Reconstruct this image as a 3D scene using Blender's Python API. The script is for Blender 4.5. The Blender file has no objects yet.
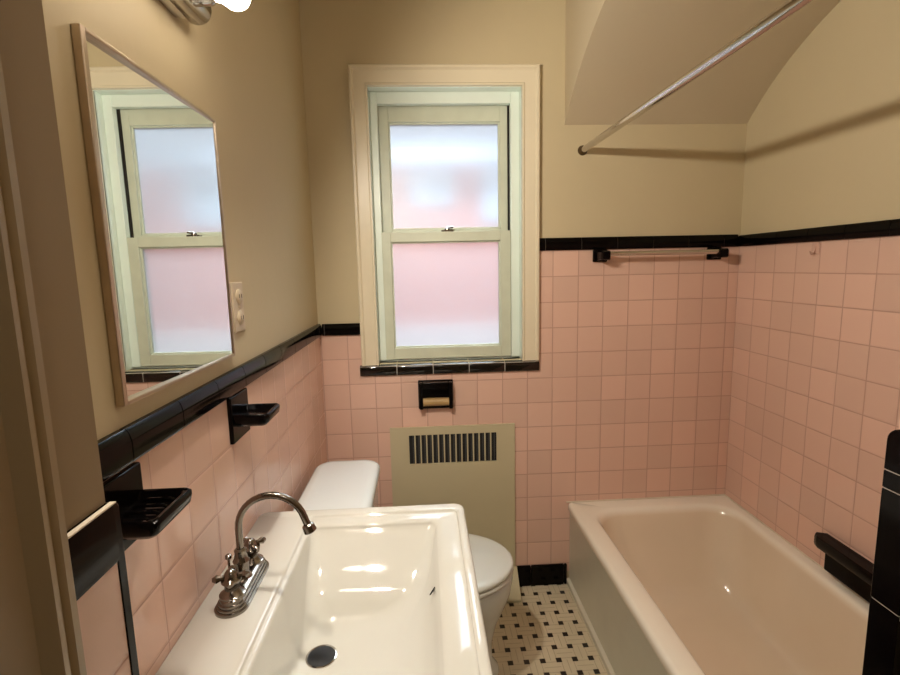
import bpy, bmesh, math, random
from mathutils import Vector, Matrix
random.seed(7)
C = bpy.context.scene.collection
H = 1.441                      # eye height above the floor
BY, XL, XR = 2.05, -0.431, 1.343   # tile faces of back, left and right walls
T = 0.108                      # wall tile module
ZT = 0.0624 + H                # top of the tall pink tile field
ZL = -0.266 + H                # top of the low pink tile field
CEIL = 1.10 + H
NL, NR = -0.305, 0.600         # near wall faces (entry is narrower than the bath)
YL, YR = 0.475, 0.585          # where the near walls start

# ------------------------------------------------------------------ materials
def rgb(r, g, b):
    f = lambda c: (c/255/12.92) if c/255 <= .04045 else ((c/255+.055)/1.055)**2.4
    return (f(r), f(g), f(b), 1)

class NT:
    def __init__(s, name):
        s.m = bpy.data.materials.new(name); s.m.use_nodes = True
        s.t = s.m.node_tree; s.n = s.t.nodes; s.l = s.t.links
        s.b = s.n['Principled BSDF']; s.out = s.n['Material Output']
    def node(s, typ, **kw):
        n = s.n.new(typ)
        for k, v in kw.items(): setattr(n, k, v)
        return n
    def put(s, sock, v):
        if isinstance(v, bpy.types.NodeSocket): s.l.new(v, sock)
        else: sock.default_value = v
    def math(s, op, a, b=None, c=None, clamp=False):
        n = s.node('ShaderNodeMath', operation=op); n.use_clamp = clamp
        s.put(n.inputs[0], a)
        if b is not None: s.put(n.inputs[1], b)
        if c is not None: s.put(n.inputs[2], c)
        return n.outputs[0]
    def mix(s, f, a, b):
        n = s.node('ShaderNodeMix', data_type='RGBA')
        s.put(n.inputs[0], f); s.put(n.inputs[6], a); s.put(n.inputs[7], b)
        return n.outputs[2]
    def coord(s):
        tc = s.node('ShaderNodeTexCoord'); sp = s.node('ShaderNodeSeparateXYZ')
        s.l.new(tc.outputs['Object'], sp.inputs[0])
        return tc.outputs['Object'], sp.outputs
    def noise(s, scale, detail=3, vec=None):
        n = s.node('ShaderNodeTexNoise'); n.inputs['Scale'].default_value = scale
        n.inputs['Detail'].default_value = detail
        if vec is None: vec = s.coord()[0]
        s.l.new(vec, n.inputs['Vector']); return n.outputs['Fac']
    def bump(s, h, strength, dist=0.002):
        n = s.node('ShaderNodeBump'); n.inputs['Strength'].default_value = strength
        n.inputs['Distance'].default_value = dist
        s.l.new(h, n.inputs['Height']); s.l.new(n.outputs[0], s.b.inputs['Normal'])

def simple(name, col, rough=.5, metal=0, var=.06, vs=8, bump=0, bs=60, coat=0, spec=.5):
    k = NT(name)
    f = k.noise(vs)
    dark = tuple(c*(1-var*2) for c in col[:3])+(1,)
    lite = tuple(min(1, c*(1+var)) for c in col[:3])+(1,)
    k.put(k.b.inputs['Base Color'], k.mix(f, dark, lite))
    k.b.inputs['Roughness'].default_value = rough
    k.b.inputs['Metallic'].default_value = metal
    k.b.inputs['Coat Weight'].default_value = coat
    k.b.inputs['Specular IOR Level'].default_value = spec
    if bump: k.bump(k.noise(bs, 5), bump)
    return k.m

def tile_mat(name, ua, va, uo, vo, col, grout, size=T, gw=.0022, rough=.16):
    """square wall tiles: ua/va = axis index, uo/vo = grout line phases"""
    k = NT(name); _, xyz = k.coord()
    u = k.math('DIVIDE', k.math('SUBTRACT', xyz[ua], uo), size)
    v = k.math('DIVIDE', k.math('SUBTRACT', xyz[va], vo), size)
    def edge(a):
        fr = k.math('FRACT', a)
        return k.math('MINIMUM', fr, k.math('SUBTRACT', 1.0, fr))
    d = k.math('MINIMUM', edge(u), edge(v))
    d = k.math('MULTIPLY', d, size)
    mask = k.math('DIVIDE', k.math('SUBTRACT', d, gw*.35), gw, clamp=True)   # 0 grout 1 tile
    cv = k.node('ShaderNodeCombineXYZ')
    k.l.new(k.math('FLOOR', u), cv.inputs[0]); k.l.new(k.math('FLOOR', v), cv.inputs[1])
    wn = k.node('ShaderNodeTexWhiteNoise'); k.l.new(cv.outputs[0], wn.inputs['Vector'])
    c1 = tuple(c*.93 for c in col[:3])+(1,)
    c2 = (min(1, col[0]*1.05), col[1]*1.03, col[2]*1.03, 1)
    tc = k.mix(wn.outputs['Value'], c1, c2)
    tc = k.mix(k.math('MULTIPLY', k.noise(2.5), .25), tc, tuple(c*.85 for c in col[:3])+(1,))
    k.put(k.b.inputs['Base Color'], k.mix(mask, grout, tc))
    k.put(k.b.inputs['Roughness'], k.math('SUBTRACT', .6, k.math('MULTIPLY', mask, .6-rough)))
    h = k.math('MINIMUM', k.math('DIVIDE', d, .006), 1.0)
    h = k.math('ADD', h, k.math('MULTIPLY', k.noise(14, 2), .5))
    # each tile tilts a touch
    h = k.math('ADD', h, k.math('MULTIPLY', k.math('MULTIPLY', k.math('SUBTRACT', wn.outputs['Value'], .5), k.math('FRACT', u)), .8))
    k.bump(h, .35, .0015)
    return k.m

PINK = rgb(226, 190, 172); GROUT = rgb(190, 150, 134)
M = {}
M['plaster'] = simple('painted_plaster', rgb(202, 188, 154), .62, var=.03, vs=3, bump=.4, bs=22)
M['shade_plaster'] = simple('shaded_entry_plaster', rgb(142, 123, 94), .65, var=.03, vs=3, bump=.25, bs=22)  # wall plaster with the dimness of the entry put into its colour
M['ceil'] = simple('ceiling_paint', rgb(196, 182, 154), .7, var=.03, vs=3, bump=.15, bs=20)
M['tile_back'] = tile_mat('pink_tile_back', 0, 2, 1.1927, ZT, PINK, GROUT)
M['tile_right'] = tile_mat('pink_tile_right', 1, 2, 1.724, ZT, PINK, GROUT)
M['tile_left'] = tile_mat('pink_tile_left', 1, 2, .970, ZL-.004, PINK, GROUT)
M['tile_entry'] = tile_mat('pink_tile_entry', 1, 2, .376, ZL-.004, PINK, GROUT)
M['tile_end'] = tile_mat('pink_tile_end', 0, 2, 1.1927, ZT, PINK, GROUT)
M['grout'] = simple('pale_grout', rgb(190, 182, 170), .8)
M['dim_grout'] = simple('dim_grout', rgb(92, 84, 76), .8)
M['black'] = simple('black_glazed_ceramic', rgb(10, 7, 7), .12, var=.2, vs=12, bump=.12, bs=9, spec=.12)
M['sill_black'] = simple('black_sill_glaze', rgb(10, 8, 8), .08, var=.2, vs=12, bump=.2, bs=14, spec=.5, coat=.5)
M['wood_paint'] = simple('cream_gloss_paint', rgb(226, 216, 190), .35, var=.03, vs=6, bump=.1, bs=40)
M['jamb_paint'] = simple('white_jamb_paint', rgb(230, 242, 232), .35, var=.04, vs=6, bump=.1, bs=40)
M['sash_paint'] = simple('worn_sash_paint', rgb(206, 212, 192), .42, var=.07, vs=14, bump=.15, bs=40)
M['gap'] = simple('painted_gap_shade', rgb(30, 26, 22), .9)  # near-black colour painting the darkness inside narrow gaps
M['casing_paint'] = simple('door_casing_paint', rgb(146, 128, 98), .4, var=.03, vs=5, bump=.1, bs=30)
M['china'] = simple('white_vitreous_china', rgb(212, 211, 203), .035, var=.015, vs=4, spec=.38)
M['toilet_china'] = simple('toilet_white_china', rgb(226, 232, 232), .10, var=.015, vs=4, coat=.3)
M['seat_plastic'] = simple('toilet_seat_plastic', rgb(214, 218, 212), .22, var=.01)
M['tub'] = simple('tub_enamel', rgb(232, 216, 188), .16, var=.03, vs=3, coat=.2)
M['apron'] = simple('tub_apron_enamel', rgb(216, 212, 194), .35, var=.05, vs=9, bump=.12, bs=25)
M['chrome'] = simple('polished_chrome', rgb(205, 200, 195), .12, 1, var=.05)
M['worn_chrome'] = simple('worn_chrome', rgb(138, 130, 122), .2, 1, var=.15, vs=60, bump=.1, bs=120)
M['aged_cap'] = simple('aged_brown_cap', rgb(92, 74, 50), .4, .6, var=.1)
M['dark'] = simple('dark_hole', rgb(14, 12, 11), .6)
M['heater'] = simple('cream_enamel_steel', rgb(198, 189, 156), .4, var=.02, bump=.05, bs=30)
M['grille_dark'] = simple('grille_recess', rgb(26, 26, 28), .7)
M['grille_fin'] = simple('grille_fin_grey', rgb(62, 64, 66), .5)
M['roller'] = simple('tan_roller', rgb(176, 146, 96), .4)
M['plate'] = simple('painted_cover_plate', rgb(206, 190, 164), .35)
M['clear'] = simple('clear_plastic', rgb(214, 176, 160), .15)
M['mirror'] = simple('silvered_mirror', (.86, .88, .86, 1), .01, 1, var=0)
M['frame'] = simple('brushed_mirror_frame', rgb(200, 184, 164), .35, 1, var=.1, vs=30)
M['caulk_and_glint'] = simple('white_caulk_and_glint', rgb(226, 214, 194), .5)

# rim colour whitened for its bright reflected highlight; inside stays slightly yellowed
k = NT('tub_enamel_lit_rim'); _, xyz = k.coord()
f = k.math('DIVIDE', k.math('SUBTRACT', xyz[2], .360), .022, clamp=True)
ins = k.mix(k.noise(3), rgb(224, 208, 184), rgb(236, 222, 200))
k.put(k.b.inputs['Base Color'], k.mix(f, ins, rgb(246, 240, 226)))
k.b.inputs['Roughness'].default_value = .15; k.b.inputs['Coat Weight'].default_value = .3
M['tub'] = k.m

# basketweave floor with black dots
k = NT('basketweave_floor'); _, xyz = k.coord()
PX, PY, s_ = .0600, .0624, .0135
a = k.math('DIVIDE', k.math('SUBTRACT', xyz[0], .521), PX)
b = k.math('DIVIDE', k.math('SUBTRACT', xyz[1], 1.862), PY)
ca = k.math('SUBTRACT', a, k.math('ROUND', a)); cb = k.math('SUBTRACT', b, k.math('ROUND', b))
cheb = k.math('MAXIMUM', k.math('ABSOLUTE', ca), k.math('ABSOLUTE', cb))
dot = k.math('LESS_THAN', cheb, .165)
ring = k.math('LESS_THAN', cheb, .185)
# block parity decides which way the pair of tiles runs
par = k.math('MODULO', k.math('ABSOLUTE', k.math('ADD', k.math('FLOOR', a), k.math('FLOOR', b))), 2.0)
fa = k.math('FRACT', a); fb = k.math('FRACT', b)
def near(v, p, w): return k.math('LESS_THAN', k.math('ABSOLUTE', k.math('SUBTRACT', v, p)), w)
def block(u, v):   # tiles run along u: middle joint at v=.5, long sides at v=.125/.875
    j = k.math('MAXIMUM', near(v, .5, .022), k.math('MAXIMUM', near(v, .125, .022), near(v, .875, .022)))
    return j
jA = block(fa, fb); jB = block(fb, fa)
joint = k.math('ADD', k.math('MULTIPLY', jA, par), k.math('MULTIPLY', jB, k.math('SUBTRACT', 1.0, par)), clamp=True)
joint = k.math('MAXIMUM', joint, ring)
base = k.mix(k.noise(5), rgb(196, 184, 156), rgb(226, 214, 188))
col = k.mix(joint, base, rgb(186, 172, 144))
col = k.mix(dot, col, rgb(16, 12, 10))
k.put(k.b.inputs['Base Color'], col); k.b.inputs['Roughness'].default_value = .32
k.bump(k.math('SUBTRACT', 1.0, joint), .3, .001)
M['floor'] = k.m

# black tile trim with pale joints every six inches: rounded pieces are modelled, see rail()

# frosted glass
def frosted(name, tint):
    k = NT(name); k.n.remove(k.b)
    tl = k.node('ShaderNodeBsdfTranslucent'); tl.inputs['Color'].default_value = (.21, .205, .215, 1)
    tr = k.node('ShaderNodeBsdfTransparent'); tr.inputs['Color'].default_value = tint
    rf = k.node('ShaderNodeBsdfRefraction'); rf.inputs['Roughness'].default_value = .55
    rf.inputs['IOR'].default_value = 1.1; rf.inputs['Color'].default_value = tint
    gl = k.node('ShaderNodeBsdfGlossy'); gl.inputs['Roughness'].default_value = .35
    n = k.node('ShaderNodeTexNoise'); n.inputs['Scale'].default_value = 260
    tc = k.node('ShaderNodeTexCoord'); k.l.new(tc.outputs['Object'], n.inputs['Vector'])
    bp = k.node('ShaderNodeBump'); bp.inputs['Strength'].default_value = .6; bp.inputs['Distance'].default_value = .001
    k.l.new(n.outputs['Fac'], bp.inputs['Height'])
    for q in (tl, rf, gl): k.l.new(bp.outputs[0], q.inputs['Normal'])
    def mx(f, a, b):
        m = k.node('ShaderNodeMixShader'); m.inputs[0].default_value = f
        k.l.new(a, m.inputs[1]); k.l.new(b, m.inputs[2]); return m.outputs[0]
    x = mx(.5, tl.outputs[0], rf.outputs[0])
    x = mx(.20, x, tr.outputs[0])
    x = mx(.06, x, gl.outputs[0])
    k.l.new(x, k.out.inputs[0]); return k.m
M['glass'] = frosted('frosted_privacy_glass', (.97, .98, 1, 1))

def emis(name, col, st):
    k = NT(name); k.b.inputs['Emission Color'].default_value = col
    k.b.inputs['Emission Strength'].default_value = st
    k.b.inputs['Base Color'].default_value = col
    return k.m
M['bulb'] = emis('lit_warm_bulb', (1, .86, .70, 1), 30)
M['fill_glow'] = emis('added_fill_glow', (1, .93, .84, 1), 22)  # glow of the added fill light over the entry

# ------------------------------------------------------------------ mesh helpers
def finish(name, bm, mat, parent=None, smooth=True, bevel=0, seg=2, angle=40):
    bmesh.ops.recalc_face_normals(bm, faces=bm.faces[:])
    me = bpy.data.meshes.new(name); bm.to_mesh(me); bm.free()
    o = bpy.data.objects.new(name, me); C.objects.link(o)
    mats = mat if isinstance(mat, (list, tuple)) else [mat]
    for m in mats: me.materials.append(M[m])
    if bevel:
        md = o.modifiers.new('bevel', 'BEVEL'); md.width = bevel; md.segments = seg
        md.limit_method = 'ANGLE'; md.angle_limit = math.radians(35)
    if smooth:
        for p in me.polygons: p.use_smooth = True
        me.set_sharp_from_angle(angle=math.radians(angle))
    if parent is not None:
        o.parent = parent
        o.matrix_parent_inverse = Matrix.Translation(-Vector(parent.location))
    return o
def empty(name, loc, label=None, cat=None, group=None, kind=None):
    o = bpy.data.objects.new(name, None); C.objects.link(o); o.location = loc
    o.empty_display_size = .05
    return tag(o, label, cat, group, kind)
def tag(o, label=None, cat=None, group=None, kind=None):
    if label: o['label'] = label
    if cat: o['category'] = cat
    if group: o['group'] = group
    if kind: o['kind'] = kind
    return o
def box(bm, x0, x1, y0, y1, z0, z1, mi=0):
    vs = [bm.verts.new((x, y, z)) for x in (x0, x1) for y in (y0, y1) for z in (z0, z1)]
    for f in ((0,1,3,2),(4,6,7,5),(0,4,5,1),(2,3,7,6),(0,2,6,4),(1,5,7,3)):
        bm.faces.new([vs[i] for i in f]).material_index = mi
def bmn(): return bmesh.new()
def boxes(name, lst, mat, parent=None, **kw):
    bm = bmn()
    for b in lst: box(bm, *b)
    return finish(name, bm, mat, parent, **kw)
def prism(bm, pts, axis, a, b):
    """extrude 2-D polygon along axis from a to b; pts are the other two coords in xyz order"""
    def P(p, t):
        q = list(p); q.insert(axis, t); return bm.verts.new(q)
    A = [P(p, a) for p in pts]; B = [P(p, b) for p in pts]
    n = len(pts)
    for i in range(n): bm.faces.new((A[i], A[(i+1)%n], B[(i+1)%n], B[i]))
    bm.faces.new(A); bm.faces.new(B[::-1])
def ring(bm, pts): return [bm.verts.new(p) for p in pts]
def skin_rings(bm, rings, cap0=False, cap1=False, closed=True):
    for A, B in zip(rings, rings[1:]):
        n = len(A)
        for i in range(n if closed else n-1):
            bm.faces.new((A[i], A[(i+1)%n], B[(i+1)%n], B[i]))
    if cap0: bm.faces.new(rings[0])
    if cap1: bm.faces.new(rings[-1])
def tube(bm, pts, r, n=12, caps=True):
    pts = [Vector(p) for p in pts]; rs = r if isinstance(r, (list, tuple)) else [r]*len(pts)
    t0 = (pts[1]-pts[0]).normalized()
    up = Vector((0,0,1)) if abs(t0.z) < .9 else Vector((0,1,0))
    u = t0.cross(up).normalized(); R = []
    for i, p in enumerate(pts):
        t = (pts[min(i+1, len(pts)-1)]-pts[max(i-1, 0)]).normalized()
        u = (u - t*u.dot(t)).normalized(); w = t.cross(u)
        R.append(ring(bm, [p+(u*math.cos(2*math.pi*j/n)+w*math.sin(2*math.pi*j/n))*rs[i] for j in range(n)]))
    skin_rings(bm, R, caps, caps)
def lathe(bm, base, axis, prof, n=24):
    """prof = [(dist along axis, radius)]"""
    base = Vector(base); t = Vector(axis).normalized()
    up = Vector((0,0,1)) if abs(t.z) < .9 else Vector((1,0,0))
    u = t.cross(up).normalized(); w = t.cross(u); R = []
    for d, r in prof:
        r = max(r, .0003)
        R.append(ring(bm, [base+t*d+(u*math.cos(2*math.pi*j/n)+w*math.sin(2*math.pi*j/n))*r for j in range(n)]))
    skin_rings(bm, R, True, True)
def rrect(x0, x1, y0, y1, r, z, n=8):
    r = min(r, (x1-x0)/2*.999, (y1-y0)/2*.999); P = []
    for cx, cy, a0 in ((x1-r, y1-r, 0), (x0+r, y1-r, 90), (x0+r, y0+r, 180), (x1-r, y0+r, 270)):
        for i in range(n+1):
            a = math.radians(a0+90*i/n); P.append((cx+r*math.cos(a), cy+r*math.sin(a), z))
    return P
def crom(keys, m):
    """Catmull-Rom interpolation of tuples of numbers"""
    out = []
    for i in range(len(keys)-1):
        p0 = keys[max(i-1, 0)]; p1 = keys[i]; p2 = keys[i+1]; p3 = keys[min(i+2, len(keys)-1)]
        for j in range(m):
            t = j/m
            out.append(tuple(.5*((2*b)+(-a+c)*t+(2*a-5*b+4*c-d)*t*t+(-a+3*b-3*c+d)*t**3) for a, b, c, d in zip(p0, p1, p2, p3)))
    out.append(keys[-1]); return out

# ------------------------------------------------------------------ room shell
S = dict(kind='structure')
o = boxes('floor', [(-.6, 1.6, -1.0, 2.25, -.05, 0)], 'floor', smooth=False); tag(o, **S)
ceil = boxes('ceiling', [(-.6, 1.6, -1.0, 2.25, CEIL, CEIL+.05)], 'ceil', smooth=False); tag(ceil, **S)

P = .006    # plaster sits this far behind the tile face
WX0, WX1, WZ0, WZ1 = -.200, .422, -.395+H, .706+H     # window rough opening
bm = bmn()
for b in ((-.6, WX0, BY+P, 2.25, 0, CEIL), (WX1, 1.6, BY+P, 2.25, 0, CEIL),
          (WX0, WX1, BY+P, 2.25, 0, WZ0), (WX0, WX1, BY+P, 2.25, WZ1, CEIL)): box(bm, *b)
wb = finish('wall_back', bm, 'plaster', smooth=False); tag(wb, **S)
boxes('tile_field', [(XL, -.262, BY, BY+P, .06, ZL), (-.262, .482, BY, BY+P, .06, -.442+H), (.482, XR, BY, BY+P, .06, ZT)],
      'tile_back', wb, smooth=False)
wl = boxes('wall_left', [(-.6, XL-P, YL, BY+P, 0, CEIL)], 'plaster', smooth=False); tag(wl, **S)
boxes('tile_field', [(XL-P, XL, YL, BY, .06, ZL)], 'tile_left', wl, smooth=False)
wr = boxes('wall_right', [(XR+P, 1.6, YR-P*2, BY+P, 0, CEIL)], 'plaster', smooth=False); tag(wr, **S)
boxes('tile_field', [(XR, XR+P, YR, BY, .02, ZT)], 'tile_right', wr, smooth=False)

# near left wall (entry), stands 12 cm proud of the basin wall
TP = .012
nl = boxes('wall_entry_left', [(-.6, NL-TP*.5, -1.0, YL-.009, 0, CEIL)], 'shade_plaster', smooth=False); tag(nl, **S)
boxes('tile_field', [(NL-TP*.5, NL, .20, YL-.012, .0, ZL)], 'tile_entry', nl, smooth=False)
# near right wall, closes the foot of the tub
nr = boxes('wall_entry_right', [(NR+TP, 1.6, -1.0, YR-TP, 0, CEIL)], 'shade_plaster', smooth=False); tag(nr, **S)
boxes('tile_field', [(NR+TP, XR, YR-TP, YR, .02, ZT)], 'tile_end', nr, smooth=False)
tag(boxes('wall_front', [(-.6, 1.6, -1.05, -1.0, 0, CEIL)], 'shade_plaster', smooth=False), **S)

# arched ceiling over the tub
mid = (YR+BY)/2; hc = (BY-YR)/2+.01; sg = .30; Rr = (hc*hc+sg*sg)/(2*sg); z0 = .555+H
pts = []
for i in range(33):
    d = -hc+2*hc*i/32
    pts.append((mid+d, z0+sg-(Rr-math.sqrt(Rr*Rr-d*d))))
pts += [(mid+hc, CEIL), (mid-hc, CEIL)]
bm = bmn(); prism(bm, pts, 0, .589, 1.6)
finish('alcove_arch', bm, 'ceil', ceil, angle=30, bevel=0)

# ------------------------------------------------------------------ black trim
def rail(name, axis, a0, a1, face, out, z0, z1, phase=0, L=.152, depth=.011):
    """rounded cap pieces along an axis; out = direction (+-1) the face looks, face = wall plane"""
    bm = bmn(); g = .0012
    cuts = [a0]; t = a0+((phase-a0) % L)
    while t < a1-.004:
        if t > a0+.004: cuts.append(t)
        t += L
    cuts.append(a1)
    h = z1-z0
    prof = [(-P, z0), (depth*.8, z0), (depth, z0+h*.1), (depth, z0+h*.62), (depth*.72, z0+h*.88), (depth*.3, z1), (-P, z1)]
    prof2 = [(-P+.001, z0+.001), (depth*.8, z0+.001), (depth*.8, z0+h*.6), (depth*.2, z1-.001), (-P+.001, z1-.001)]
    def pp(pr): return [(face+out*d, z) if axis == 1 else (face+out*d, z) for d, z in pr]
    for c0, c1 in zip(cuts, cuts[1:]):
        n0 = len(bm.faces)
        prism(bm, pp(prof), axis, c0+g, c1-g)
    bm.faces.ensure_lookup_table()
    for f in bm.faces: f.material_index = 0
    n0 = len(bm.faces)
    prism(bm, pp(prof2), axis, a0+.001, a1-.001)
    bm.faces.ensure_lookup_table()
    for f in bm.faces[n0:]: f.material_index = 1
    return tag(finish(name, bm, ['black', 'dim_grout'], angle=50), **S)
rail('trim_1', 1, YL-.0, BY-.001, XL, 1, ZL, -.2167+H, phase=.70)
rail('trim_2', 0, XL+.011, -.262, BY, -1, ZL, -.2187+H, phase=-.410)
rail('trim_3', 0, .482, XR-.011, BY, -1, ZT, .113+H, phase=.51)
rail('trim_4', 1, YR, BY-.001, XR, -1, ZT, .1085+H, phase=1.97)
rail('trim_5', 1, .375, YL-.012, NL, 1, ZL-.008, -.2167+H, phase=.378, depth=.004)
# window sill tiles
bm = bmn()
xs = [-.273, -.118, .034, .186, .338, .487]
for x0, x1 in zip(xs, xs[1:]):
    y0, y1 = BY-.014, BY+.066
    zt, zb = -.397+H, -.442+H
    # gently cushioned top so each tile catches its own glint
    prism(bm, [(y1, zb+.02), (y0+.004, zb), (y0, zb+.005), (y0, zt-.012), (y0+.005, zt-.003), (y0+.014, zt), (y1, zt+.004)], 0, x0+.0015, x1-.0015)
n0 = len(bm.faces)
box(bm, xs[0]+.003, xs[-1]-.003, BY-.011, BY+.06, -.440+H, -.401+H)
bm.faces.ensure_lookup_table()
for f in bm.faces[n0:]: f.material_index = 1
tag(finish('trim_6', bm, ['sill_black', 'grout'], angle=50, bevel=.0015), **S)
# vertical black corner trims
def corner_trim(name, x_face, sgn, y1, w, ztop, rad=.018, cuts=()):
    """bullnose column; rounded top corner, pieces parted by thin pale joints"""
    bm = bmn(); lo = 0.0
    for c in list(cuts)+[None]:
        if c is not None:
            prism(bm, [(y1-w, lo), (y1, lo), (y1, c-.0007), (y1-w, c-.0007)], 0, x_face, x_face-sgn*TP*1.2); lo = c+.0007
        else:
            pts = [(y1-w, lo), (y1, lo)]
            for i in range(7):
                a = math.radians(90*i/6); pts.append((y1-rad+rad*math.cos(a), ztop-rad+rad*math.sin(a)))
            pts.append((y1-w, ztop)); prism(bm, pts, 0, x_face, x_face-sgn*TP*1.2)
    bm.faces.ensure_lookup_table(); n0 = len(bm.faces)
    if cuts: box(bm, x_face-sgn*.0012, x_face-sgn*TP, y1-w+.001, y1-.0012, .01, ztop-rad)
    bm.faces.ensure_lookup_table()
    for f in bm.faces[n0:]: f.material_index = 1
    return finish(name, bm, ['black', 'grout'], angle=40, bevel=.0012)
tag(corner_trim('trim_7', NL+.001, 1, YL, .012, -.2167+H, .010), **S)
tag(corner_trim('trim_8', NR-.001, -1, YR+.002, .041, -.216+H, .018, (.15, .302, .454, .606, .758, -.458+H, -.2996+H, -.2746+H)), **S)
tag(boxes('trim_glint', [(NL-.001, NL+.0045, .392, YL-.010, -.2167+H, -.2152+H)], 'caulk_and_glint'), **S)  # thin white strip painting the highlight along the black trim's top edge
# black band of tiles on the entry side of the tub corner
bm = bmn()
for (za, zb) in ((-.274, -.216), (-.299, -.2752), (-.4575, -.3002)):
    for (ya, yb) in ((.438, .5455), (.329, .4365)):
        box(bm, NR, NR+TP, ya, yb, za+H, zb+H)
n0 = len(bm.faces); box(bm, NR+.003, NR+TP, .33, YR-.039, -.457+H, -.218+H); bm.faces.ensure_lookup_table()
for f in bm.faces[n0:]: f.material_index = 1
tag(finish('trim_9', bm, ['black', 'grout'], bevel=.002), **S)
tag(boxes('trim_10', [(NR+.001, NR+TP, .18, .5455, -.463+H, -.4585+H)], 'caulk_and_glint'), **S)
# baseboards
def base(name, b, m='black'):
    return tag(boxes(name, b, m, bevel=.004), **S)
base('baseboard_back', [(.30+i*.152+.0008, min(.30+(i+1)*.152-.0008, .617), BY-.010, BY+P, .0, .098) for i in range(3)])
base('baseboard_left', [(XL-P, XL+.010, YL+i*.152+.0008, min(YL+(i+1)*.152-.0008, BY-.012), 0, .098) for i in range(11)])

# ------------------------------------------------------------------ window
win = empty('window_1', (.11, BY, .90), **S)
bm = bmn()
def frame(bm, ox0, ox1, oz0, oz1, ix0, ix1, iz0, iz1, y0, y1, bottom=True):
    box(bm, ox0, ix0, y0, y1, oz0, oz1); box(bm, ix1, ox1, y0, y1, oz0, oz1)
    box(bm, ix0, ix1, y0, y1, iz1, oz1)
    if bottom: box(bm, ix0, ix1, y0, y1, oz0, iz0)
# flat casing, mitred outer band + thin inner bead
bm = bmn()
ox0, ox1, ozt, ozb = -.262, .483, .779+H, -.396+H
ix0, ix1, izt = -.194, .415, .703+H
prof = [(0, 0), (.022, .004), (.024, .052), (.018, .060), (.018, .068)]  # (thickness, distance in)
A = []
for th, d in [(-P, 0), (.020, 0), (.024, .004), (.024, .012), (.017, .018), (.015, .060), (.020, .064), (.020, .070), (-P, .070)]:
    y = BY-th
    A.append(ring(bm, [(ox0+d, y, ozb), (ox0+d, y, ozt-d*1.08), (ox1-d, y, ozt-d*1.08), (ox1-d, y, ozb)]))
skin_rings(bm, A, closed=False)
n = len(A)
for j in (0, 3):
    bm.faces.new([r[j] for r in A])
bm.faces.new((A[0][0], A[0][1], A[-1][1], A[-1][0])); bm.faces.new((A[0][1], A[0][2], A[-1][2], A[-1][1])); bm.faces.new((A[0][2], A[0][3], A[-1][3], A[-1][2]))
finish('casing', bm, 'wood_paint', win, angle=30)
# jamb lining and stops
bm = bmn()
jx0, jx1, jz0, jz1 = -.192, .413, -.388+H, .701+H
frame(bm, WX0, WX1, jz0-.006, WZ1, jx0, jx1, jz0, jz1, BY, 2.22, bottom=False)
box(bm, WX0, WX1, BY+.055, 2.22, jz0-.006, jz0+.001)
finish('jamb', bm, 'jamb_paint', win, bevel=.001)
bm = bmn()
frame(bm, jx0, jx1, jz0, jz1, jx0+.030, jx1-.036, jz0, jz1-.046, BY+.045, BY+.074, bottom=False)
finish('inner_stop', bm, 'jamb_paint', win, bevel=.002)
bm = bmn()
frame(bm, jx0, jx1, jz0, jz1, jx0+.022, jx1-.042, jz0, jz1-.034, BY+.078, BY+.16, bottom=False)
finish('sash_track', bm, 'gap', win)
def sash(name, x0, x1, z0, z1, gx0, gx1, gz0, gz1, y0, y1):
    bm = bmn()
    frame(bm, x0, x1, z0, z1, gx0-.006, gx1+.006, gz0-.006, gz1+.006, y0, y1)
    # glazing bead, set back
    frame(bm, gx0-.008, gx1+.008, gz0-.008, gz1+.008, gx0, gx1, gz0, gz1, y0+.012, y1-.004)
    s = finish(name, bm, 'sash_paint', win, bevel=.0015)
    g = bmn(); box(g, gx0-.003, gx1+.003, y0+.019, y0+.022, gz0-.003, gz1+.003)
    gl = finish('pane', g, 'glass', s, smooth=False)
    gl.matrix_parent_inverse = s.matrix_basis.inverted()
    gl.parent = s; gl.matrix_parent_inverse = Matrix.Identity(4)
    return s
us = sash('upper_sash', -.166, .3705, .145+H, .662+H, -.116, .333, .170+H, .590+H, 2.135, 2.168)
ls = sash('lower_sash', -.164, .375, -.384+H, .150+H, -.121, .326, -.330+H, .104+H, 2.093, 2.130)
bm = bmn()
box(bm, .085, .135, 2.096, 2.126, .150+H, .156+H)
lathe(bm, (.11, 2.110, .156+H), (0, 0, 1), [(0, .012), (.008, .011), (.012, .004)], 14)
tube(bm, [(.11, 2.110, .165+H), (.135, 2.104, .167+H)], [.005, .004], 8)
finish('sash_lock', bm, 'worn_chrome', win)

# outside: neighbouring brick house seen blurred through the frosted panes
k = NT('neighbour_brick'); bt = k.node('ShaderNodeTexBrick')
bt.inputs['Scale'].default_value = 5; bt.inputs['Color1'].default_value = rgb(226, 150, 140)
bt.inputs['Color2'].default_value = rgb(214, 140, 130); bt.inputs['Mortar'].default_value = rgb(226, 190, 184)
tc = k.node('ShaderNodeTexCoord'); mp = k.node('ShaderNodeMapping'); mp.inputs['Rotation'].default_value = (math.pi/2, 0, 0)
k.l.new(tc.outputs['Object'], mp.inputs[0]); k.l.new(mp.outputs[0], bt.inputs['Vector'])
k.l.new(bt.outputs['Color'], k.b.inputs['Base Color']); k.b.inputs['Roughness'].default_value = .9
M['brick'] = k.m
M['outside_trim'] = simple('pale_house_trim', rgb(205, 222, 240), .6)
M['concrete'] = simple('pale_concrete', rgb(232, 218, 220), .8)
nb = empty('neighbour_house', (.4, 4.6, .3), 'pink brick wall of the house next door, blurred behind frosted window', 'building')
boxes('brick_wall', [(-2.6, 3.2, 4.6, 4.8, -.5, 2.35)], 'brick', nb, smooth=False)
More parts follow.
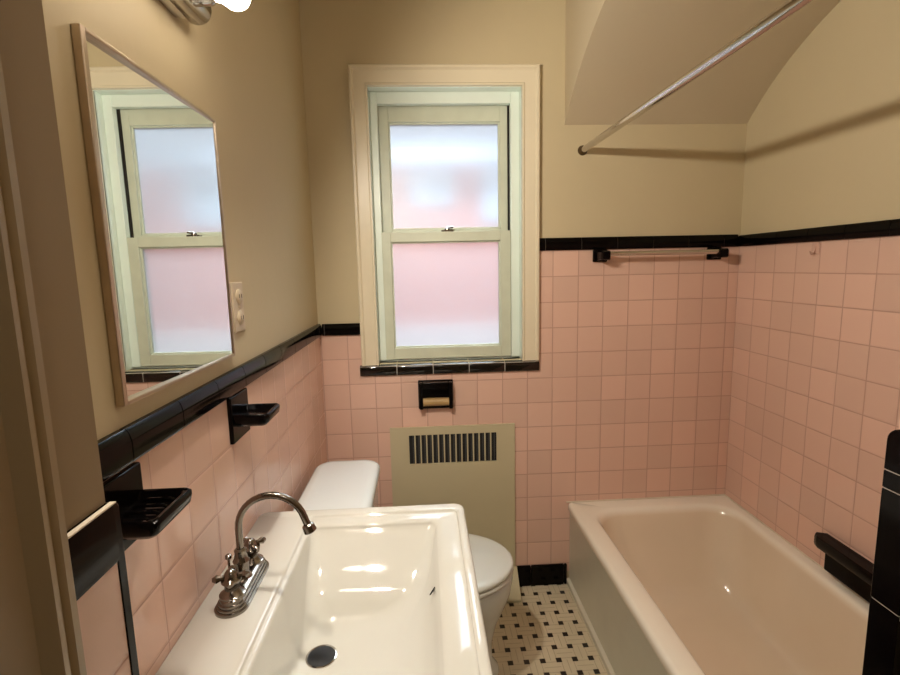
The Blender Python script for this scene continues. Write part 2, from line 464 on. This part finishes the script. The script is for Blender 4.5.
boxes('window_trim', [(.55, 1.35, 4.56, 4.62, 1.85, 2.32), (-.1, .3, 4.56, 4.6, 2.0, 2.3)], 'outside_trim', nb, bevel=.01)
boxes('foundation', [(-2.6, 3.2, 4.57, 4.62, -.5, .92)], 'concrete', nb, bevel=.01)
boxes('eave', [(-2.7, 3.3, 4.35, 4.85, 2.35, 2.45)], 'outside_trim', nb, bevel=.01)
tag(boxes('outside_ground', [(-3, 4, 2.3, 4.6, -.6, -.5)], 'concrete', smooth=False), 'pale paved strip outside below the frosted window', 'paving', kind='structure')

# ------------------------------------------------------------------ mirror
mr = empty('wall_mirror', (XL-P, .915, .066+H), 'frameless-looking rectangular mirror in thin metal frame on left wall', 'mirror')
mr['label'] = 'tall rectangular mirror in a thin metal frame above the sink, reflecting the window'
my0, my1, mz0, mz1 = .700, 1.118, -.184+H, .318+H
xf = XL+.004
bm = bmn()
for b in ((XL-P, xf+.003, my0, my0+.010, mz0, mz1), (XL-P, xf+.003, my1-.006, my1, mz0, mz1),
          (XL-P, xf+.003, my0+.010, my1-.006, mz0, mz0+.006), (XL-P, xf+.003, my0+.010, my1-.006, mz1-.006, mz1)): box(bm, *b)
finish('frame', bm, 'frame', mr, bevel=.0015)
bm = bmn()
vs = [bm.verts.new(p) for p in ((xf-.0062, my0+.008, mz0+.004), (xf, my1-.004, mz0+.004), (xf, my1-.004, mz1-.004), (xf-.0062, my0+.008, mz1-.004))]
vb = [bm.verts.new((XL-P+.001, v.co.y, v.co.z)) for v in vs]
bm.faces.new(vs); bm.faces.new(vb[::-1])
for i in range(4): bm.faces.new((vs[i], vb[i], vb[(i+1)%4], vs[(i+1)%4]))
finish('mirror_glass', bm, 'mirror', mr, smooth=False)

# ------------------------------------------------------------------ vanity light
vl = empty('vanity_light', (XL-P, .80, .50+H), 'chrome bar wall light with lit bulbs above the mirror', 'wall light')
bm = bmn(); lathe(bm, (-.403, .56, .484+H), (0, 1, 0), [(0, .001), (0, .024), (.003, .026), (.457, .026), (.460, .0245), (.460, .001)], 32)
finish('bar', bm, 'chrome', vl)
boxes('back_plate', [(XL-P, -.415, .58, 1.00, .462+H, .506+H)], 'chrome', vl, bevel=.003)
for yb in (.955, .72):
    bm = bmn(); lathe(bm, (-.384, yb, .478+H), (1, 0, .05), [(0, .017), (.03, .017), (.034, .014), (.038, .012)], 20)
    finish('socket', bm, 'chrome', vl)
    bm = bmn(); c = Vector((-.312, yb, .481+H))
    lathe(bm, c+Vector((-.034, 0, -.001)), (1, 0, .05), [(0, .011), (.008, .013)]+[(.034-.026*math.cos(math.radians(a)), .026*math.sin(math.radians(a))) for a in range(40, 180, 12)]+[(.060, .001)], 20)
    finish('bulb', bm, 'bulb', vl)

# ------------------------------------------------------------------ cover plate by the mirror
op = empty('outlet_plate', (XL-P, 1.18, -.08+H), 'paint-covered outlet plate on the left wall right of the mirror', 'outlet')
boxes('cover', [(XL-P, XL+.001, 1.145, 1.213, -.138+H, -.022+H)], 'plate', op, bevel=.003)
for zc in (-.055, -.105):
    bm = bmn(); lathe(bm, (XL, 1.179, zc+H), (1, 0, 0), [(0, .017), (.004, .0165), (.006, .014), (.006, .001)], 20)
    s = finish('socket', bm, 'plate', op)
    boxes('slot', [(XL+.004, XL+.0066, 1.171, 1.173, zc+H-.004, zc+H+.005), (XL+.004, XL+.0066, 1.185, 1.187, zc+H-.004, zc+H+.005)], 'gap', s, smooth=False).matrix_parent_inverse = Matrix.Identity(4)
bm = bmn(); lathe(bm, (XL, 1.179, -.08+H), (1, 0, 0), [(0, .004), (.003, .0035), (.0035, .001)], 12); finish('screw', bm, 'plate', op)

# ------------------------------------------------------------------ black ceramic wall dishes (left wall)
def soap_dish(label, y, z, w, hgt, proj, ribs, group=None):
    e = empty('soap_dish', (XL, y, z), label, 'soap dish')
    bm = bmn(); box(bm, XL-P, XL+.009, y-w/2, y+w/2, z-hgt/2, z+hgt/2)
    finish('back_plate', bm, 'black', e, bevel=.003, seg=3)
    # tray with raised rim
    bm = bmn(); x0, x1 = XL+.004, XL+proj
    tw = w*.94; R = []
    for (i0, z_) in ((.012, -.016), (.002, -.006), (0, .004), (0, .010), (.003, .013), (.008, .012), (.011, .006), (.013, .002)):
        R.append(ring(bm, rrect(x0, x1-i0, y-tw/2+i0, y+tw/2-i0, .010, z+z_, 5)))
    skin_rings(bm, R, True, True)
    finish('tray', bm, 'black', e, angle=50)
    if ribs:
        bm = bmn()
        for q in range(4):
            yy = y-tw/2+.022+q*(tw-.044)/3
            tube(bm, [(x0+.014, yy, z+.003), (x0+.02, yy, z+.006), (x1-.024, yy, z+.006), (x1-.018, yy, z+.003)], .0025, 6)
        finish('rib', bm, 'black', e)
    return e
soap_dish('black ceramic soap dish nearest the camera, below the left wall trim', .663, -.326+H, .112, .108, .083, True)
soap_dish('black ceramic dish further along the left wall, between mirror and toilet', 1.115, -.322+H, .104, .104, .085, False)

# ------------------------------------------------------------------ paper holder
ph = empty('paper_holder', (.042, BY, -.53+H), 'small black ceramic toilet paper holder with tan roller under the window', 'paper holder')
bm = bmn()
x0, x1, zb, zt = -.032, .116, -.592+H, -.468+H
box(bm, x0, x1, BY-.012, BY, zb, zt)
finish('back_plate', bm, 'black', ph, bevel=.004, seg=3)
bm = bmn()
box(bm, x0+.004, x0+.020, BY-.045, BY-.008, zb+.006, zt-.004)
box(bm, x1-.020, x1-.004, BY-.045, BY-.008, zb+.006, zt-.004)
box(bm, x0+.020, x1-.020, BY-.045, BY-.008, zt-.030, zt-.004)
box(bm, x0+.020, x1-.020, BY-.03, BY-.008, zb+.006, zb+.014)
finish('hood', bm, 'black', ph, bevel=.004, seg=3)
bm = bmn(); tube(bm, [(x0+.020, BY-.034, zb+.036), (x1-.020, BY-.034, zb+.036)], .017, 20)
finish('roller', bm, 'roller', ph)

# ------------------------------------------------------------------ towel bar
tb = empty('towel_bar', (.98, BY, .04+H), 'towel bar with black ceramic posts on the back wall under black trim', 'towel bar')
for x in (.742, 1.232):
    bm = bmn(); box(bm, x-.030, x+.030, BY-.010, BY+P, .010+H, .062+H)
    p = finish('post', bm, 'black', tb, bevel=.004, seg=3)
    bm = bmn(); A = []
    for dy, w, h in ((.006, .022, .022), (.030, .017, .018), (.05, .017, .018), (.075, .018, .019), (.083, .014, .015)):
        A.append(ring(bm, [(px, BY-dy, pz) for px, pz, _ in rrect(x-w, x+w, .036+H-h, .036+H+h, .006, 0, 4)]))
    skin_rings(bm, A, True, True)
    finish('bracket', bm, 'black', p, angle=50).matrix_parent_inverse = Matrix.Identity(4)
bm = bmn(); tube(bm, [(.752, BY-.062, .042+H), (1.222, BY-.062, .042+H)], .0095, 16)
finish('rod', bm, 'chrome', tb)

# ------------------------------------------------------------------ wall heater panel
hp = empty('wall_heater', (.11, BY, 0), 'cream metal wall heater panel with dark vertical grille below window', 'heater')
hx0, hx1, hz1 = -.158, .380, -.673+H
gx0, gx1, gz0, gz1 = -.078, .300, -.838+H, -.708+H
bm = bmn(); yf = BY-.010
frame(bm, hx0, hx1, .10, hz1, gx0, gx1, gz0, gz1, yf, BY+.004)
finish('panel', bm, 'heater', hp, smooth=False)
boxes('recess', [(gx0-.002, gx1+.002, BY-.001, BY+.004, gz0-.002, gz1+.002)], 'grille_dark', hp, smooth=False)
n = 15
for i in range(n+1-1):
    xx = gx0+(gx1-gx0)*(i+1)/(n+0.0) if i < n-1 else None
    if xx is None: continue
    boxes('fin', [(xx-.0030, xx+.0030, yf+.001, BY-.001, gz0, gz1)], 'heater', hp, bevel=.001)
for i in range(n):
    xx = gx0+(gx1-gx0)*(i+.5)/n
    boxes('louvre', [(xx+.002, xx+.006, BY-.003, BY-.0012, gz0+.002, gz1-.002)], 'grille_fin', hp, smooth=False)
bm = bmn(); prism(bm, [(BY, .10), (yf-.004, .10), (BY-.115, .012), (BY-.115, 0), (BY, 0)], 0, hx0, hx1+.008)
finish('foot_deflector', bm, 'heater', hp, bevel=.003)

# ------------------------------------------------------------------ toilet (against left wall, faces right)
to = empty('toilet', (-.1, 1.58, 0), 'white close-coupled toilet with lid down against left wall behind the sink', 'toilet')
tz = -.735+H
ty0, ty1 = 1.335, 1.775
A = []; bm = bmn()
for z, i in ((.40, .030), (.42, .018), (.50, .010), (tz-.002, .004)):
    A.append(ring(bm, rrect(-.405+.0, -.180-i, ty0+.006+i, ty1-.006-i, .035, z, 6)))
skin_rings(bm, A, True, True); finish('tank', bm, 'toilet_china', to, angle=50)
A = []; bm = bmn()
for z, i, r in ((tz, .006, .04), (tz+.004, 0, .060), (tz+.022, 0, .060), (tz+.031, .004, .058), (tz+.036, .012, .052), (tz+.038, .03, .04)):
    A.append(ring(bm, rrect(-.408+i, -.174-i, ty0+i-.004, ty1-i+.004, r, z, 7)))
skin_rings(bm, A, True, True); finish('tank_lid', bm, 'toilet_china', to, angle=60)
cy = 1.590
def oval(cx, a, b, z, n=40, sq=1.0, back=None):
    P = []
    for j in range(n):
        t = 2*math.pi*j/n
        x = math.cos(t); y = math.sin(t)
        e = 2.25 if x < 0 else 2.0
        P.append((cx+a*math.copysign(abs(x)**(2/e), x), cy+b*math.copysign(abs(y)**(2/e), y), z))
    return P
bm = bmn(); A = []
for cx, a, b, z in ((.02, .215, .095, 0), (.02, .212, .092, .02), (.02, .190, .085, .05), (.025, .185, .085, .12), (.035, .195, .100, .20),
                    (.045, .215, .135, .27), (.050, .229, .165, .33), (.050, .234, .178, .375), (.050, .232, .178, .392), (.050, .222, .168, .397)):
    A.append(ring(bm, oval(cx, a, b, z)))
skin_rings(bm, A, True, True); finish('bowl', bm, 'toilet_china', to, angle=60)
bm = bmn(); A = []
for z, i, r in ((.0, .01, .05), (.20, .02, .05), (.34, .01, .06), (.395, 0, .06)):
    A.append(ring(bm, rrect(-.40+i, -.08, cy-.12+i, cy+.12-i, r, z, 5)))
skin_rings(bm, A, True, True); finish('pedestal_back', bm, 'toilet_china', to, angle=60)
def slab(name, mat, z, dz, a, b, cx=.052):
    bm = bmn(); A = []
    for f, s in ((0, .97), (.15, .99), (.4, 1.0), (.75, .995), (.93, .975), (1, .93)):
        A.append(ring(bm, oval(cx, a*s, b*s, z+dz*f)))
    skin_rings(bm, A, True, True); return finish(name, bm, mat, to, angle=60)
slab('seat', 'seat_plastic', .3985, .018, .236, .186)
bm = bmn(); A = []
for f, s in ((0, .975), (.2, .995), (.5, 1.0), (.75, .985), (.9, .95), (.97, .85), (1.0, .55), (1.02, .2)):
    A.append(ring(bm, oval(.050, .237*s, .187*s, .4185+.020*f)))
skin_rings(bm, A, True, True); finish('seat_lid', bm, 'seat_plastic', to, angle=60)
for yy in (cy-.075, cy+.075):
    bm = bmn(); box(bm, -.185, -.150, yy-.018, yy+.018, .398, .436); finish('hinge', bm, 'seat_plastic', to, bevel=.006, seg=3)

# ------------------------------------------------------------------ sink
sk = empty('pedestal_sink', (-.20, .89, 0), 'white rectangular china sink with chrome faucet deck against the left wall', 'sink')
sk['label'] = 'large white rectangular china pedestal sink standing against the pink left wall'
zr = -.612+H
sx0, sx1, sy0, sy1 = XL+.001, .090, .555, 1.225
keys = [ # x0,x1,y0,y1,r,z
 (sx0+.02, sx1-.045, sy0+.05, sy1-.05, .03, zr-.172),
 (sx0+.004, sx1-.020, sy0+.022, sy1-.022, .03, zr-.070),
 (sx0, sx1-.006, sy0+.006, sy1-.006, .026, zr-.035),
 (sx0, sx1, sy0, sy1, .026, zr-.010),
 (sx0, sx1-.003, sy0+.003, sy1-.003, .024, zr-.002),
 (sx0, sx1-.010, sy0+.010, sy1-.010, .022, zr),
]
inner = [
 (-.302, .070, .590, 1.190, .016, zr-.001),
 (-.299, .066, .596, 1.184, .014, zr-.006),
 (-.294, .045, .612, 1.172, .014, zr-.0075),
 (-.290, .021, .630, 1.155, .016, zr-.012),
 (-.287, .012, .642, 1.142, .020, zr-.026),
 (-.280, -.004, .703, 1.068, .030, zr-.070),
 (-.273, -.030, .752, 1.016, .038, zr-.105),
 (-.266, -.075, .800, .985, .060, zr-.135),
 (-.258, -.150, .850, .945, .045, zr-.146),
 (-.250, -.195, .872, .925, .026, zr-.150),
]
bm = bmn(); A = []
for q in crom(keys, 3): A.append(ring(bm, rrect(*q, n=6)))
A.append(ring(bm, rrect(-.308, .076, .584, 1.196, .016, zr, n=6)))
for q in crom(inner, 5): A.append(ring(bm, rrect(*q, n=6)))
skin_rings(bm, A, True, True)
finish('basin', bm, 'china', sk, angle=60)
bm = bmn(); A = []
for z, a, b in ((0, .13, .12), (.03, .125, .115), (.06, .095, .09), (.30, .075, .075), (.55, .085, .09), (.66, .12, .15), (zr-.170, .16, .20)):
    A.append(ring(bm, rrect(-.24-a, -.24+a, .89-b, .89+b, .06, z, 6)))
skin_rings(bm, A, True, True); finish('pedestal', bm, 'china', sk, angle=60)
bm = bmn(); lathe(bm, (-.223, .898, zr-.1515), (0, 0, 1), [(0, .031), (.004, .0305), (.0045, .028), (.002, .026), (.002, .001)], 28)
dr = finish('drain', bm, 'chrome', sk)
bm = bmn(); lathe(bm, (-.223, .898, zr-.1500), (0, 0, 1), [(0, .0272), (.0022, .0270), (.0024, .001)], 28)
dh = finish('drain_opening', bm, 'dark', sk)
bm = bmn(); A = []
for d in (0, .0035):
    A.append(ring(bm, [(.0035+.008*math.cos(t)*.6-d*.8+.006*math.sin(t)*.5, .935+.010*math.cos(t), zr-.046+.006*math.sin(t)-d*.1) for t in [2*math.pi*j/16 for j in range(16)]]))
skin_rings(bm, A, True, True); finish('overflow_slot', bm, 'dark', sk)

# ------------------------------------------------------------------ faucet
fc = empty('faucet', (-.368, .897, zr), 'chrome gooseneck faucet with two cross handles on the sink deck', 'faucet')
fx, fy = -.368, .912
bm = bmn(); A = []
for z, i, in ((0, 0), (.005, 0), (.006, .003), (.010, .003), (.011, .006), (.016, .006), (.017, .009), (.022, .010), (.026, .016)):
    A.append(ring(bm, rrect(fx-.030+i, fx+.030-i, fy-.088+i, fy+.088-i, .029, zr+z, 8)))
skin_rings(bm, A, True, True); finish('base_plate', bm, 'worn_chrome', fc, angle=35)
bm = bmn()
lathe(bm, (fx, fy, zr+.022), (0, 0, 1), [(0, .019), (.006, .017), (.012, .013), (.030, .014), (.036, .016), (.042, .013), (.052, .011), (.058, .012), (.062, .008)], 20)
R0 = .064; pts = []; zc = zr+.124
for q in range(5): pts.append((fx, fy, zr+.06+(zc-zr-.06)*q/4))
for q in range(1, 17):
    a = math.radians(180-165*q/16); pts.append((fx+R0+R0*math.cos(a), fy, zc+.0+R0*math.sin(a)))
p = pts[-1]; dx = math.cos(math.radians(-75)); dz = math.sin(math.radians(-75))
pts.append((p[0]+.005, p[1], p[2]-.014))
tube(bm, pts, .0068, 14)
finish('spout', bm, 'worn_chrome', fc)
bm = bmn(); q = Vector(pts[-1]); lathe(bm, q-Vector((0, 0, 0)), (.35, 0, -1), [(0, .008), (.003, .0115), (.016, .0125), (.018, .010), (.018, .001)], 16)
finish('aerator', bm, 'worn_chrome', fc)
for s in (-1, 1):
    hy = fy+s*.052
    bm = bmn(); lathe(bm, (fx, hy, zr+.022), (0, 0, 1), [(0, .023), (.004, .023), (.006, .019), (.013, .013), (.024, .014), (.028, .018), (.032, .018), (.035, .014), (.042, .012), (.048, .008), (.052, .001)], 18)
    for a in (30, 120, 210, 300):
        aa = math.radians(a+s*14); d = Vector((math.cos(aa), math.sin(aa), 0)); c = Vector((fx, hy, zr+.058))
        tube(bm, [c+d*.006, c+d*.018, c+d*.025, c+d*.032], [.006, .005, .0078, .0035], 8)
    finish('handle', bm, 'worn_chrome', fc)
bm = bmn(); tube(bm, [(fx-.024, fy, zr+.020), (fx-.024, fy, zr+.062)], .0025, 8)
lathe(bm, (fx-.024, fy, zr+.060), (0, 0, 1), [(0, .003), (.003, .006), (.009, .006), (.012, .002)], 12)
finish('lift_rod', bm, 'worn_chrome', fc)

# ------------------------------------------------------------------ bathtub
bt_ = empty('bathtub', (.98, 1.32, 0), 'cream enamelled built-in bathtub filling the arched alcove at right', 'bathtub')
rz = -1.050+H; y0, y1 = YR+.001, BY-.001; x0, x1 = .618, XR-.001
outer = [(.625, x1, y0, y1, .004, .0), (.622, x1, y0, y1, .004, rz-.055), (.620, x1, y0, y1, .005, rz-.030), (.620, x1, y0, y1, .006, rz-.014),
         (.624, x1, y0, y1, .006, rz-.004), (.634, x1, y0, y1, .006, rz)]
inn = [(.690, x1-.028, y0+.080, y1-.062, .110, rz+.000),
       (.700, x1-.036, y0+.090, y1-.072, .112, rz-.006),
       (.712, x1-.044, y0+.105, y1-.088, .118, rz-.030),
       (.725, x1-.056, y0+.120, y1-.115, .125, rz-.100),
       (.745, x1-.074, y0+.140, y1-.165, .130, rz-.200),
       (.765, x1-.095, y0+.160, y1-.225, .130, rz-.290),
       (.800, x1-.130, y0+.200, y1-.300, .110, rz-.330),
       (.880, x1-.210, y0+.300, y1-.420, .060, rz-.338)]
bm = bmn(); A = []
for q in outer[2:]: A.append(ring(bm, rrect(*q, n=10)))
for q in crom(inn, 5): A.append(ring(bm, rrect(*q, n=10)))
skin_rings(bm, A, False, True)
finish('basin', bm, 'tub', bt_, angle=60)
bm = bmn(); prism(bm, [(.6215, rz-.0305), (.6215, rz-.0312), (.629, rz-.05), (.629, .03), (.617, .022), (.617, 0), (.64, 0), (.64, rz-.0305)], 1, y0, y1)
finish('apron', bm, 'apron', bt_, angle=30)
bm = bmn(); lathe(bm, (1.0, y0+.30, rz-.340), (0, 0, 1), [(0, .028), (.004, .026), (.004, .001)], 20); finish('drain', bm, 'worn_chrome', bt_)
tag(boxes('trim_11', [(XR-.004, XR-.0005, y0, y1, rz+.0005, rz+.006), (.612, XR-.004, BY-.005, BY-.0005, rz+.0005, rz+.006)], 'caulk_and_glint', bevel=.001), **S)

# ------------------------------------------------------------------ black ledge on right wall
sl = empty('soap_ledge', (XR, 1.37, -.94+H), 'long black ceramic soap ledge on the right wall above the bathtub', 'soap dish')
bm = bmn()
yF, yN = 1.500, 1.215
outl = [(XR, yF-.012), (XR-.030, yF+.000), (XR-.044, yF-.010), (XR-.050, yF-.028), (XR-.052, yN), (XR, yN)]
A = []
for z, s in ((-.957, .93), (-.948, 1), (-.926, 1.0), (-.918, .95)):
    A.append(ring(bm, [(XR-(XR-px)*s, py, z+H) for px, py in outl]))
skin_rings(bm, A, True, True); finish('tray', bm, 'black', sl, angle=50)
boxes('body', [(XR-.044, XR, yN+.004, 1.445, -1.018+H, -.945+H)], 'black', sl, bevel=.006, seg=3)

# ------------------------------------------------------------------ hook on right wall
hk = empty('adhesive_hook', (XR, 1.635, .045+H), 'small clear hook stuck to pink tile just below black trim, right wall', 'hook')
boxes('pad', [(XR-.003, XR+P, 1.618, 1.652, .020+H, .060+H)], 'clear', hk, bevel=.001)
bm = bmn(); tube(bm, [(XR-.003, 1.635, .045+H), (XR-.008, 1.635, .025+H), (XR-.018, 1.635, .018+H), (XR-.022, 1.635, .028+H)], .003, 8)
finish('prong', bm, 'clear', hk)

# ------------------------------------------------------------------ shower rod
sr = empty('shower_rod', (.664, BY, .458+H), 'chrome shower curtain rod running across the tub alcove overhead', 'curtain rod')
bm = bmn(); tube(bm, [(.664, BY+P-.001, .460+H), (.664, YR-.011, .438+H)], .0125, 20); finish('rod', bm, 'chrome', sr)
for yy, d, zz in ((BY+P-.0005, -1, .460), (YR-.0115, 1, .438)):
    bm = bmn(); lathe(bm, (.664, yy, zz+H), (0, d, 0), [(0, .020), (.004, .019), (.008, .016), (.022, .0145), (.024, .013)], 24); finish('end_cap', bm, 'aged_cap', sr)

# ------------------------------------------------------------------ door casing at far left (near camera)
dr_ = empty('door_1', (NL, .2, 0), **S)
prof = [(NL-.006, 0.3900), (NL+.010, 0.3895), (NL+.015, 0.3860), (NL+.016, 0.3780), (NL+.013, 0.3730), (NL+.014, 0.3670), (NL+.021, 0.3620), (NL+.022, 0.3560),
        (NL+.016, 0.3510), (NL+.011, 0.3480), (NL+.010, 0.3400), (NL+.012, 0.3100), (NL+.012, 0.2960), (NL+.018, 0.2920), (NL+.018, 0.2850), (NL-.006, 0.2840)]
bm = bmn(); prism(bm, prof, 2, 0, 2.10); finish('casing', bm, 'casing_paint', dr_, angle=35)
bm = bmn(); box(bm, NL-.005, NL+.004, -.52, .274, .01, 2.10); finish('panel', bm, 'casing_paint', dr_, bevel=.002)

# ------------------------------------------------------------------ added fill light behind the camera, shaped as a ceiling fixture
cl = empty('fill_light', (.2, -.55, CEIL), 'added round fill light over the entry, above the camera', 'fill light')
bm = bmn(); lathe(bm, (.2, -.55, CEIL), (0, 0, -1), [(0, .15), (.02, .15), (.022, .14)], 32); finish('base', bm, 'chrome', cl)
bm = bmn(); lathe(bm, (.2, -.55, CEIL-.02), (0, 0, -1), [(0, .135), (.03, .128), (.05, .105), (.065, .06), (.068, .001)], 32); finish('shade', bm, 'fill_glow', cl)

# ------------------------------------------------------------------ lights and world
w = bpy.data.worlds.new('World'); bpy.context.scene.world = w; w.use_nodes = True
nt = w.node_tree; bg = nt.nodes['Background']
tc = nt.nodes.new('ShaderNodeTexCoord'); sp = nt.nodes.new('ShaderNodeSeparateXYZ'); cr = nt.nodes.new('ShaderNodeValToRGB')
nt.links.new(tc.outputs['Generated'], sp.inputs[0]); nt.links.new(sp.outputs[2], cr.inputs[0])
cr.color_ramp.elements[0].color = (.75, .82, .9, 1); cr.color_ramp.elements[1].color = (.72, .86, 1, 1)
nt.links.new(cr.outputs[0], bg.inputs[0]); bg.inputs[1].default_value = .74

# the vanity lamps throw their light out into the room
for yb, en in ((.955, 32), (.72, 18)):
    Ls = bpy.data.lights.new('vanity_lamp', 'SPOT'); Ls.energy = en; Ls.color = (1, .89, .75); Ls.shadow_soft_size = .022
    Ls.spot_size = math.radians(178); Ls.spot_blend = .5
    so = bpy.data.objects.new('vanity_lamp', Ls); C.objects.link(so); so.location = (-.258, yb, .486+H)
    so.rotation_euler = Vector((.92, .14, -.44)).to_track_quat('-Z', 'Y').to_euler()

# daylight falling through the frosted panes
L = bpy.data.lights.new('daylight', 'AREA'); L.shape = 'RECTANGLE'; L.size = 1.4; L.size_y = 1.2; L.energy = 430; L.color = (.80, .93, 1)
lo = bpy.data.objects.new('daylight', L); C.objects.link(lo); lo.location = (.5, 3.6, 3.3)
lo.rotation_euler = (Vector((.1, 2.1, 1.6))-Vector(lo.location)).to_track_quat('-Z', 'Y').to_euler()

# ------------------------------------------------------------------ camera (solved from the tile grid)
cam = bpy.data.cameras.new('camera'); co = bpy.data.objects.new('camera', cam); C.objects.link(co)
cam.sensor_width = 36; cam.lens = 493.3/900*36; cam.clip_start = .02
rt = Vector((.99820341, -.05580621, -.02180882)); up = Vector((.02936985, .13847697, .98993007)); fw = Vector((.05222423, .98879209, -.13986721))
m = Matrix((rt, up, -fw)).transposed().to_4x4(); m.translation = Vector((0, 0, H)); co.matrix_world = m
sc = bpy.context.scene; sc.camera = co
sc.view_settings.view_transform = 'Standard'; sc.view_settings.look = 'None'; sc.view_settings.exposure = 0
